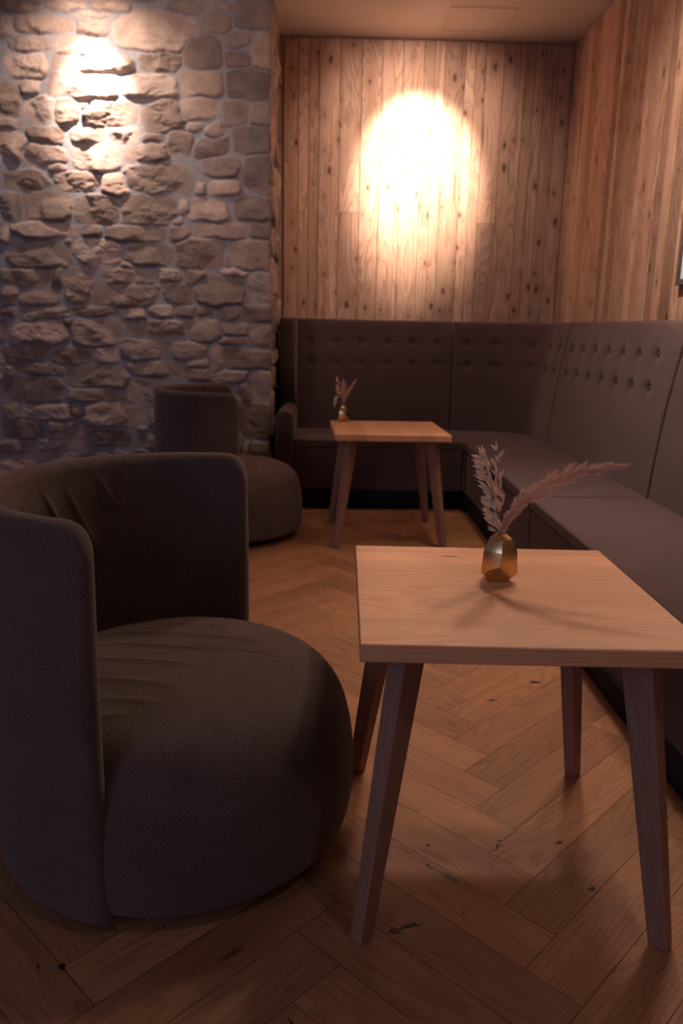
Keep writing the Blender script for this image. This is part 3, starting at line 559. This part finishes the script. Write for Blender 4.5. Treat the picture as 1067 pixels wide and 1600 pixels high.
# folds (angle, z) on the inside of the back
FOLDS = [(2.62, .80, 2.28, .60, .006, .0040), (2.45, .80, 2.20, .68, .005, .0035), (2.30, .80, 2.08, .66, .006, .0045), (2.15, .80, 2.00, .70, .005, .003),
         (2.85, .78, 2.55, .55, .007, .0035), (3.05, .78, 2.80, .62, .006, .0035), (3.25, .76, 3.02, .60, .006, .003), (1.98, .79, 1.86, .72, .006, .0025)]
def seat_mesh():
    pr = [(0, .432), (.06, .432), (.12, .430), (.18, .426), (.23, .418), (.27, .408), (.30, .397), (.330, .382), (.352, .362), (.370, .335), (.384, .300), (.394, .255), (.400, .21), (.402, .165), (.400, .12), (.396, .08), (.390, .052), (.384, .038), (.376, .030), (.35, .026), (0, .026)]
    # resample densely
    pts = []
    for i in range(len(pr) - 1):
        n = max(1, int(math.hypot(pr[i + 1][0] - pr[i][0], pr[i + 1][1] - pr[i][1]) / .006)) if i < 18 else 2
        for j in range(n): pts.append((pr[i][0] + (pr[i + 1][0] - pr[i][0]) * j / n, pr[i][1] + (pr[i + 1][1] - pr[i][1]) * j / n))
    pts.append(pr[-1]); pts = np.array(pts)
    for _ in range(6): pts[1:-1] = pts[:-2] * .25 + pts[1:-1] * .5 + pts[2:] * .25
    pts[0, 0] = pts[-1, 0] = 0.0005
    A = np.unique(np.concatenate([np.linspace(0, 2 * PI, 240, endpoint=False), np.radians(np.arange(87, 93, .4)), np.radians(np.arange(267, 273, .4))])); na = len(A)
    # inside the shell the seat is narrower
    inner = RO - TH - .002
    front = np.array([min(1, max(0, (abs(((a + PI) % (2 * PI)) - PI) - math.radians(89 if a < PI else 86.6)) / math.radians(2.4))) for a in A])   # 0 front, 1 inside shell
    for i_, a in enumerate(A):
        if a < PI: front[i_] = min(1, max(0, (a - math.radians(79)) / math.radians(11)))
    front = front * 0.0   # the cushion keeps its full width and is gripped by the back
    k = (1 - front) * 1.0 + front * (inner - .004) / .402
    r = pts[:, 0][None, :] * k[:, None]; z = np.repeat(pts[:, 1][None, :], na, 0).copy()
    x = r * np.cos(A)[:, None]; y = r * np.sin(A)[:, None]
    top = np.clip((z - .30) / .08, 0, 1)
    for (x0, y0, x1, y1, w_, am) in SFOLDS: z += wr(x, y, x0, y0, x1, y1, w_, am) * top
    P = np.stack([x, y, z], -1); return grid_mesh(P, closed_u=True, flip=True)
SFOLDS = [(-.30, .05, .22, .12, .010, .0040), (-.28, -.02, .16, .03, .010, .0035), (-.24, -.10, .12, -.06, .009, .0035), (-.20, -.18, .10, -.16, .009, .0035), (-.16, -.25, .10, -.22, .008, .003), (-.30, .12, .15, .20, .010, .0028), (-.14, -.32, .04, -.26, .008, .003), (-.05, .02, .26, .05, .007, -.0025)]
def armchair(label, x, y, rz, src=None):
    t = thing('armchair', label, 'armchair', (x, y, 0), math.radians(rz), 'brown upholstered tub chairs')
    if src is None:
        o = link('backrest', shell_mesh(), M['chair'], t)
        md = o.modifiers.new('split', 'EDGE_SPLIT'); md.split_angle = math.radians(55)
        link('seat', seat_mesh(), M['chair'], t)
        b = bmesh.new(); bmesh.ops.create_cone(b, cap_ends=True, segments=48, radius1=.30, radius2=.30, depth=.03, matrix=Matrix.Translation((0, 0, .0151)))
        link('base', finish(b), M['dark'], t, False)
    else:
        for ch in list(src.children):
            c = ch.copy(); COL.objects.link(c); c.parent = t
    return t
c1 = armchair('large brown tub armchair in the left foreground beside the front table', -.328, 1.670, -15)
armchair('brown tub armchair farther back in front of the stone wall, left of the far table', -.538, 4.36, 8.5, c1)

# ------------------------------------------------------------------ tables
TW, TD, TT, TK = .6156, .6388, .6188, .034
def table(label, x, y, rz, along):
    t = thing('coffee_table', label, 'table', (x, y, 0), rz, 'square oak tables')
    B = Boards(); zt, zb = TT, TT - TK; c = .0022
    if along == 'x': cuts = [0, .055, .13, .19, .31, .42, .50, .58, TD]; span = TW; wid = TD
    else: cuts = [0, .095, .165, .27, .36, .45, .53, TW]; span = TD; wid = TW
    tones = [.5, .45, .56, .52, .42, .46, .85, .40] if along == 'x' else [.55, .2, .6, .4, .5, .25, .6]
    for i in range(len(cuts) - 1):
        lo, hi = cuts[i], cuts[i + 1]; first = i == 0; last = i == len(cuts) - 2
        ru, rv = random.uniform(0, 30), random.uniform(0, 30); tn = tones[i]
        def P(a, b, z): return (a, b, z) if along == 'x' else (b, a, z)
        l0 = lo + (c if first else 0); h0 = hi - (c if last else 0)
        def q(pp, uv): B.poly([P(*p) for p in pp], [(u + ru, v + rv) for u, v in uv], tn)
        q([(c, l0, zt), (span - c, l0, zt), (span - c, h0, zt), (c, h0, zt)], [(c, l0), (span - c, l0), (span - c, h0), (c, h0)])
        q([(c, l0, zb), (span - c, l0, zb), (span - c, h0, zb), (c, h0, zb)], [(c, l0), (span - c, l0), (span - c, h0), (c, h0)])
        for s_, sg in ((0, 1), (span, -1)):   # end grain
            q([(s_ + c * sg, l0, zt), (s_, l0, zt - c), (s_, h0, zt - c), (s_ + c * sg, h0, zt)], [(0, l0), (.002, l0), (.002, h0), (0, h0)])
            q([(s_, l0, zt - c), (s_, l0, zb + c), (s_, h0, zb + c), (s_, h0, zt - c)], [(0, l0), (.012, l0), (.012, h0), (0, h0)])
            q([(s_, l0, zb + c), (s_ + c * sg, l0, zb), (s_ + c * sg, h0, zb), (s_, h0, zb + c)], [(0, l0), (.002, l0), (.002, h0), (0, h0)])
        for flag, yy, sg in ((first, 0, 1), (last, wid, -1)):
            if flag:
                for (za, zc, ya, yb) in ((zt, zt - c, yy + c * sg, yy), (zt - c, zb + c, yy, yy), (zb + c, zb, yy, yy + c * sg)):
                    q([(c * (za == zt), ya, za), (span - c * (za == zt), ya, za), (span, yb, zc), (0, yb, zc)], [(0, za), (span, za), (span, zc), (0, zc)])
    me = B.mesh(); bm = bmesh.new(); bm.from_mesh(me); bmesh.ops.recalc_face_normals(bm, faces=bm.faces); bm.to_mesh(me); bm.free()
    link('tabletop', me, M['table'], t, False)
    o = box('under_frame', .052, TW - .052, .052, TD - .052, TT - TK - .012, TT - TK - .0004, M['leg'], t, .001, 1, False)
    uvbox(o)
    for sx in (0, 1):
        for sy in (0, 1):
            fx, fy = (-1 if sx == 0 else 1), (-1 if sy == 0 else 1)
            top = Vector((.092 if sx == 0 else TW - .092, .088 if sy == 0 else TD - .088, TT - TK - .012)); bot = Vector((.018 if sx == 0 else TW - .018, .020 if sy == 0 else TD - .020, 0))
            rad = Vector((fx, fy, 0)).normalized(); tan = Vector((-rad.y, rad.x, 0))
            Bq = Boards(); sec = []
            for (cc, wr_, wt_) in ((bot, .034, .026), (bot.lerp(top, .012), .038, .029), (top, .062, .042)):
                ch = .0025 if cc is not bot else .0022
                sec.append([cc + rad * (a * (wr_ / 2 - (ch if cr else 0))) + tan * (b * (wt_ / 2 - (0 if cr else ch)))
                            for (a, b, cr) in ((-1, -1, 0), (-1, -1, 1), (1, -1, 1), (1, -1, 0), (1, 1, 0), (1, 1, 1), (-1, 1, 1), (-1, 1, 0))])
            per = [0, .003, .035, .038, .065, .068, .10, .103, .13]
            ru, rv = random.uniform(0, 30), random.uniform(0, 30)
            for i in range(2):
                for j in range(8):
                    a, b, c_, d = sec[i][j], sec[i][(j + 1) % 8], sec[i + 1][(j + 1) % 8], sec[i + 1][j]
                    Bq.poly([a, b, c_, d], [(a.z + ru, per[j] + rv), (b.z + ru, per[j + 1] + rv), (c_.z + ru, per[j + 1] + rv), (d.z + ru, per[j] + rv)], .5)
            Bq.poly([p for p in sec[0]], [(p.x + ru, p.y + rv) for p in sec[0]], .5); Bq.poly([p for p in sec[2]], [(p.x + ru, p.y + rv) for p in sec[2]], .5)
            me = Bq.mesh(); bm = bmesh.new(); bm.from_mesh(me); bmesh.ops.recalc_face_normals(bm, faces=bm.faces); bm.to_mesh(me); bm.free()
            link('leg', me, M['leg'], t, False)
    return t
def uvbox(o):
    me = o.data; l = me.uv_layers.new(name='UVMap')
    for p in me.polygons:
        for li in p.loop_indices:
            c = me.vertices[me.loops[li].vertex_index].co; l.data[li].uv = (c.x + c.z * .3, c.y + c.z)
    a = me.attributes.new('tone', 'FLOAT', 'FACE'); a.data.foreach_set('value', [.4] * len(me.polygons))
T1 = (.0626, 1.2661, -.020); T2 = (.0381, 4.0366, .0366)
table('square oak table in the right foreground holding a brass vase with a pampas plume', *T1, 'x')
table('square oak table standing farther back in the bench corner with a small vase', *T2, 'y')

# ------------------------------------------------------------------ vases and dried grasses
def vase_mesh(sc=1.0):
    # faceted bottle: pentagonal belts, small bottom turned by 36 degrees, smooth shoulders, round mouth
    b = bmesh.new(); f0 = -PI / 2 - math.radians(4)
    def ring(r, z, off, n=5, rr=None): return [b.verts.new((r * (rr[i] if rr else 1) * math.cos(f0 + off + 2 * PI * i / n), r * (rr[i] if rr else 1) * math.sin(f0 + off + 2 * PI * i / n), z * 1.0)) for i in range(n)]
    bot = ring(.0205, 0, PI / 5); lo = [None] * 5; up = [None] * 5
    lo = ring(.0425, .019, 0, 5, (.92, 1.0, .95, 1.0, 1.0)); lo[0].co.z = .040; up = ring(.0385, .070, 0, 5, (.95, 1.0, 1, 1, 1.0)); sh = ring(.0275, .095, 0); nk = ring(.0118, .106, 0)
    ni = ring(.0098, .106, 0); nb = ring(.0098, .085, 0)
    b.faces.new(bot[::-1])
    for i in range(5):
        j = (i + 1) % 5
        b.faces.new((lo[i], bot[i], lo[j])); b.faces.new((bot[i], bot[j], lo[j]))
        for A, Bq in ((lo, up), (up, sh), (sh, nk), (nk, ni), (ni, nb)): b.faces.new((A[i], A[j], Bq[j], Bq[i]))
    b.faces.new(nb)
    bmesh.ops.scale(b, vec=(sc, sc, sc), verts=b.verts)
    bmesh.ops.recalc_face_normals(b, faces=b.faces)
    ed = [e for e in b.edges if e.verts[0].co.z < .09 * sc or e.verts[1].co.z < .09 * sc]
    ed = [e for e in ed if e.is_manifold and e.calc_face_angle() > .05 and max(e.verts[0].co.xy.length, e.verts[1].co.xy.length) > .014 * sc]
    bmesh.ops.bevel(b, geom=ed, offset=.0022 * sc, segments=2, profile=.5, affect='EDGES')
    return finish(b)
def sp_smooth(o, ang=28):
    md = o.modifiers.new('split', 'EDGE_SPLIT'); md.split_angle = math.radians(ang)
VX, VY = .381, 1.640
v = link('vase', vase_mesh(1.0), M['brass'], None, True); v.location = (VX, VY, TT); sp_smooth(v, 30)
tag(v, 'faceted brass vase standing on the front oak table', 'vase')
FVX, FVY = .090, 4.625
v = link('vase', vase_mesh(.88), M['brass']); v.location = (FVX, FVY, TT); v.rotation_euler = (0, 0, .5); sp_smooth(v, 30)
tag(v, 'small faceted brass vase on the back left corner of the far table', 'vase')

def curve_pts(pts, n=24):
    """Catmull-Rom through pts"""
    P = [Vector(p) for p in pts]; P = [P[0] * 2 - P[1]] + P + [P[-1] * 2 - P[-2]]; out = []
    seg = len(P) - 3
    for i in range(n + 1):
        t_ = i / n * seg; k_ = min(int(t_), seg - 1); f = t_ - k_; a, b_, c_, d_ = P[k_:k_ + 4]
        out.append(.5 * ((2 * b_) + (c_ - a) * f + (2 * a - 5 * b_ + 4 * c_ - d_) * f * f + (3 * b_ - a - 3 * c_ + d_) * f ** 3))
    return out
def husk(bm, p, d, L, r):
    d = d.normalized(); a = d.orthogonal().normalized(); c_ = d.cross(a); rs = [(0, .15), (.15, .7), (.4, 1.0), (.7, .6), (1.0, .03)]; prev = None
    ph = random.uniform(0, 6)
    for (t_, k_) in rs:
        ringv = [bm.verts.new(p + d * L * t_ + (a * math.cos(ph + PI / 3 * j) + c_ * math.sin(ph + PI / 3 * j) * .6) * r * k_) for j in range(6)]
        if prev:
            for j in range(6): bm.faces.new((prev[j], prev[(j + 1) % 6], ringv[(j + 1) % 6], ringv[j]))
        prev = ringv
def oat(name, label, axis, n, L, r, spread, seed, start=.12, group=None, lean=Vector((0, 0, 0))):
    random.seed(seed); t = thing(name, label, 'dried grass', tuple(axis[0]), 0, group); base = Vector(axis[0])
    pts = [p - base for p in curve_pts(axis, 30)]
    bm = bmesh.new(); tube(bm, pts, [.0013 * (1 - .6 * i / 30) for i in range(31)], 6); hb = bmesh.new()
    for i in range(n):
        f = start + (1 - start) * (i + random.random()) / n; f = min(f, .995); q = f * 30; k_ = min(int(q), 29); p = pts[k_].lerp(pts[k_ + 1], q - k_)
        tng = (pts[k_ + 1] - pts[k_]).normalized(); side = Vector((random.gauss(0, 1), random.gauss(0, .8), random.gauss(0, .3))); side -= tng * side.dot(tng); side.normalize()
        br = spread * (1.15 - .75 * f) * random.uniform(.2, 1.0); e = p + side * br + tng * br * .9
        tube(bm, [p, p.lerp(e, .6) + tng * .002, e], [.0005, .0004, .0003], 4)
        for _ in range(2):
            d = tng * .9 + side * .55 + lean + Vector((random.gauss(0, .3), random.gauss(0, .3), random.gauss(0, .25)))
            husk(hb, e, d, L * random.uniform(.7, 1.15), r * random.uniform(.8, 1.2))
    link('stem', finish(bm), M['stem'], t); link('seed_head', finish(hb), M['husk'], t, False); return t
def plume(name, label, axis, n, L, wprof, seed, start=.2, mat='plume'):
    random.seed(seed); t = thing(name, label, 'dried grass', tuple(axis[0]), 0); base = Vector(axis[0]); N = 40
    pts = [p - base for p in curve_pts(axis, N)]
    bm = bmesh.new(); tube(bm, pts, [.0012 * (1 - .7 * i / N) for i in range(N + 1)], 6); link('stem', finish(bm), M['stem'], t)
    V = []; F = []; nb = 150 if n > 5000 else 60; per = n // nb
    for b_ in range(nb):
        g0 = (b_ + random.random()) / nb; f = start + (1 - start) * g0; q = f * N; k_ = min(int(q), N - 1); p = pts[k_].lerp(pts[k_ + 1], q - k_); tng = (pts[k_ + 1] - pts[k_]).normalized()
        up_ = Vector((-tng.z, 0, tng.x)); a_ = random.uniform(0, 2 * PI); wd = wprof(g0) * random.uniform(.45, 1.05)
        sd = up_ * math.cos(a_) * (1.0 if math.cos(a_) > 0 else 1.25) + Vector((0, 1, 0)) * math.sin(a_) * .7
        bl_ = random.uniform(.018, .034) * min(1, wd / .009 + .35); bd = tng * bl_ + sd * wd
        for i in range(per):
            h_ = random.random() ** .8; spread_ = .0028 * (1 - .6 * h_)
            p0 = p + bd * h_ + tng * (.006 * h_ * h_) + Vector((random.gauss(0, spread_), random.gauss(0, spread_), random.gauss(0, spread_)))
            d = (bd.normalized() * .9 + Vector((random.gauss(0, .45), random.gauss(0, .45), random.gauss(0, .45)))).normalized()
            LL = random.uniform(.003, .0065); wv = d.cross(Vector((random.gauss(0, 1), random.gauss(0, 1), random.gauss(0, 1)))).normalized() * .00042
            b0 = len(V); V += [p0 - wv * .4, p0 + wv * .4, p0 + d * LL * .45 + wv, p0 + d * LL * .45 - wv, p0 + d * LL]; F += [(b0, b0 + 1, b0 + 2, b0 + 3), (b0 + 3, b0 + 2, b0 + 4)]
    me = bpy.data.meshes.new('mesh'); me.from_pydata([tuple(v_) for v_ in V], [], F); link('plume', me, M[mat], t, False); return t
Z0 = TT + .090
oat('dried_oat_stem', 'pale dried oat spray leaning left in the brass vase on the front table', [(.377, 1.642, Z0), (.371, 1.632, .742), (.362, 1.63, .79), (.345, 1.63, .845), (.330, 1.63, .892)], 76, .027, .0036, .018, 3, .16, None, Vector((-.75, 0, .1)))
oat('dried_oat_stem', 'short dried oat stem standing just right of the leaning spray in the front vase', [(.381, 1.645, Z0), (.377, 1.650, .76), (.373, 1.652, .82), (.364, 1.652, .905)], 16, .024, .0040, .007, 9, .35, None, Vector((-.1, 0, .3)))
plume('pampas_plume', 'fluffy pampas plume arching right out of the front brass vase', [(.384, 1.640, Z0), (.388, 1.638, .738), (.411, 1.63, .79), (.452, 1.62, .828), (.505, 1.61, .861), (.556, 1.60, .876), (.604, 1.59, .885)], 17000, .011, lambda g: .0235 * math.sin(PI * min(1, (g * .93 + .04))) ** .8 * (1.0 if g < .5 else 1.0 - (g - .5) * 1.75) + .0006, 5, .10)
ZF = TT + .078
oat('dried_oat_stem', 'tall thin dried oat stem leaning left in the far vase', [(FVX - .002, FVY, ZF), (FVX - .012, FVY, .76), (FVX - .030, FVY, .80), (FVX - .034, FVY, .868)], 16, .018, .0036, .006, 21, .4)
oat('dried_oat_stem', 'drooping dried oat stem hanging over the left side of the far vase', [(FVX - .004, FVY - .002, ZF), (FVX - .022, FVY - .006, .745), (FVX - .040, FVY - .008, .758), (FVX - .052, FVY - .008, .715)], 14, .018, .0036, .007, 23, .4, None, Vector((-.2, 0, -.5)))
plume('pampas_plume', 'small pampas plume leaning right in the far vase', [(FVX + .002, FVY, ZF), (FVX + .008, FVY, .745), (FVX + .026, FVY, .79), (FVX + .062, FVY - .004, .848)], 4500, .014, lambda g: .016 * math.sin(PI * min(1, g * .9 + .08)) * (1 - .5 * g) + .001, 25, .12)
plume('pampas_plume', 'upright short pampas plume in the middle of the far vase', [(FVX, FVY + .002, ZF), (FVX - .004, FVY + .008, .76), (FVX - .001, FVY + .012, .80), (FVX - .002, FVY + .014, .835)], 4000, .014, lambda g: .017 * math.sin(PI * min(1, g * .9 + .08)) + .001, 27, .15)

# ------------------------------------------------------------------ picture frame on the right wall
pf = thing('picture_frame', 'dark picture frame hanging on the right wooden wall, cut by the edge of the photo', 'picture', (1.63, 3.435, 1.70))
bm = bmesh.new()
for (ya, yb, za, zb) in ((-.33, .33, -.32, -.295), (-.33, .33, .295, .32), (-.33, -.305, -.295, .295), (.305, .33, -.295, .295)):
    bmesh.ops.create_cube(bm, size=1, matrix=Matrix.Translation((-.0118, (ya + yb) / 2, (za + zb) / 2)) @ Matrix.Diagonal((.022, yb - ya, zb - za, 1)))
link('frame', finish(bm), M['frame'], pf, False)
box('mat_board', -.012, -.006, -.305, .305, -.295, .295, M['mat'], pf, 0, 1, False)
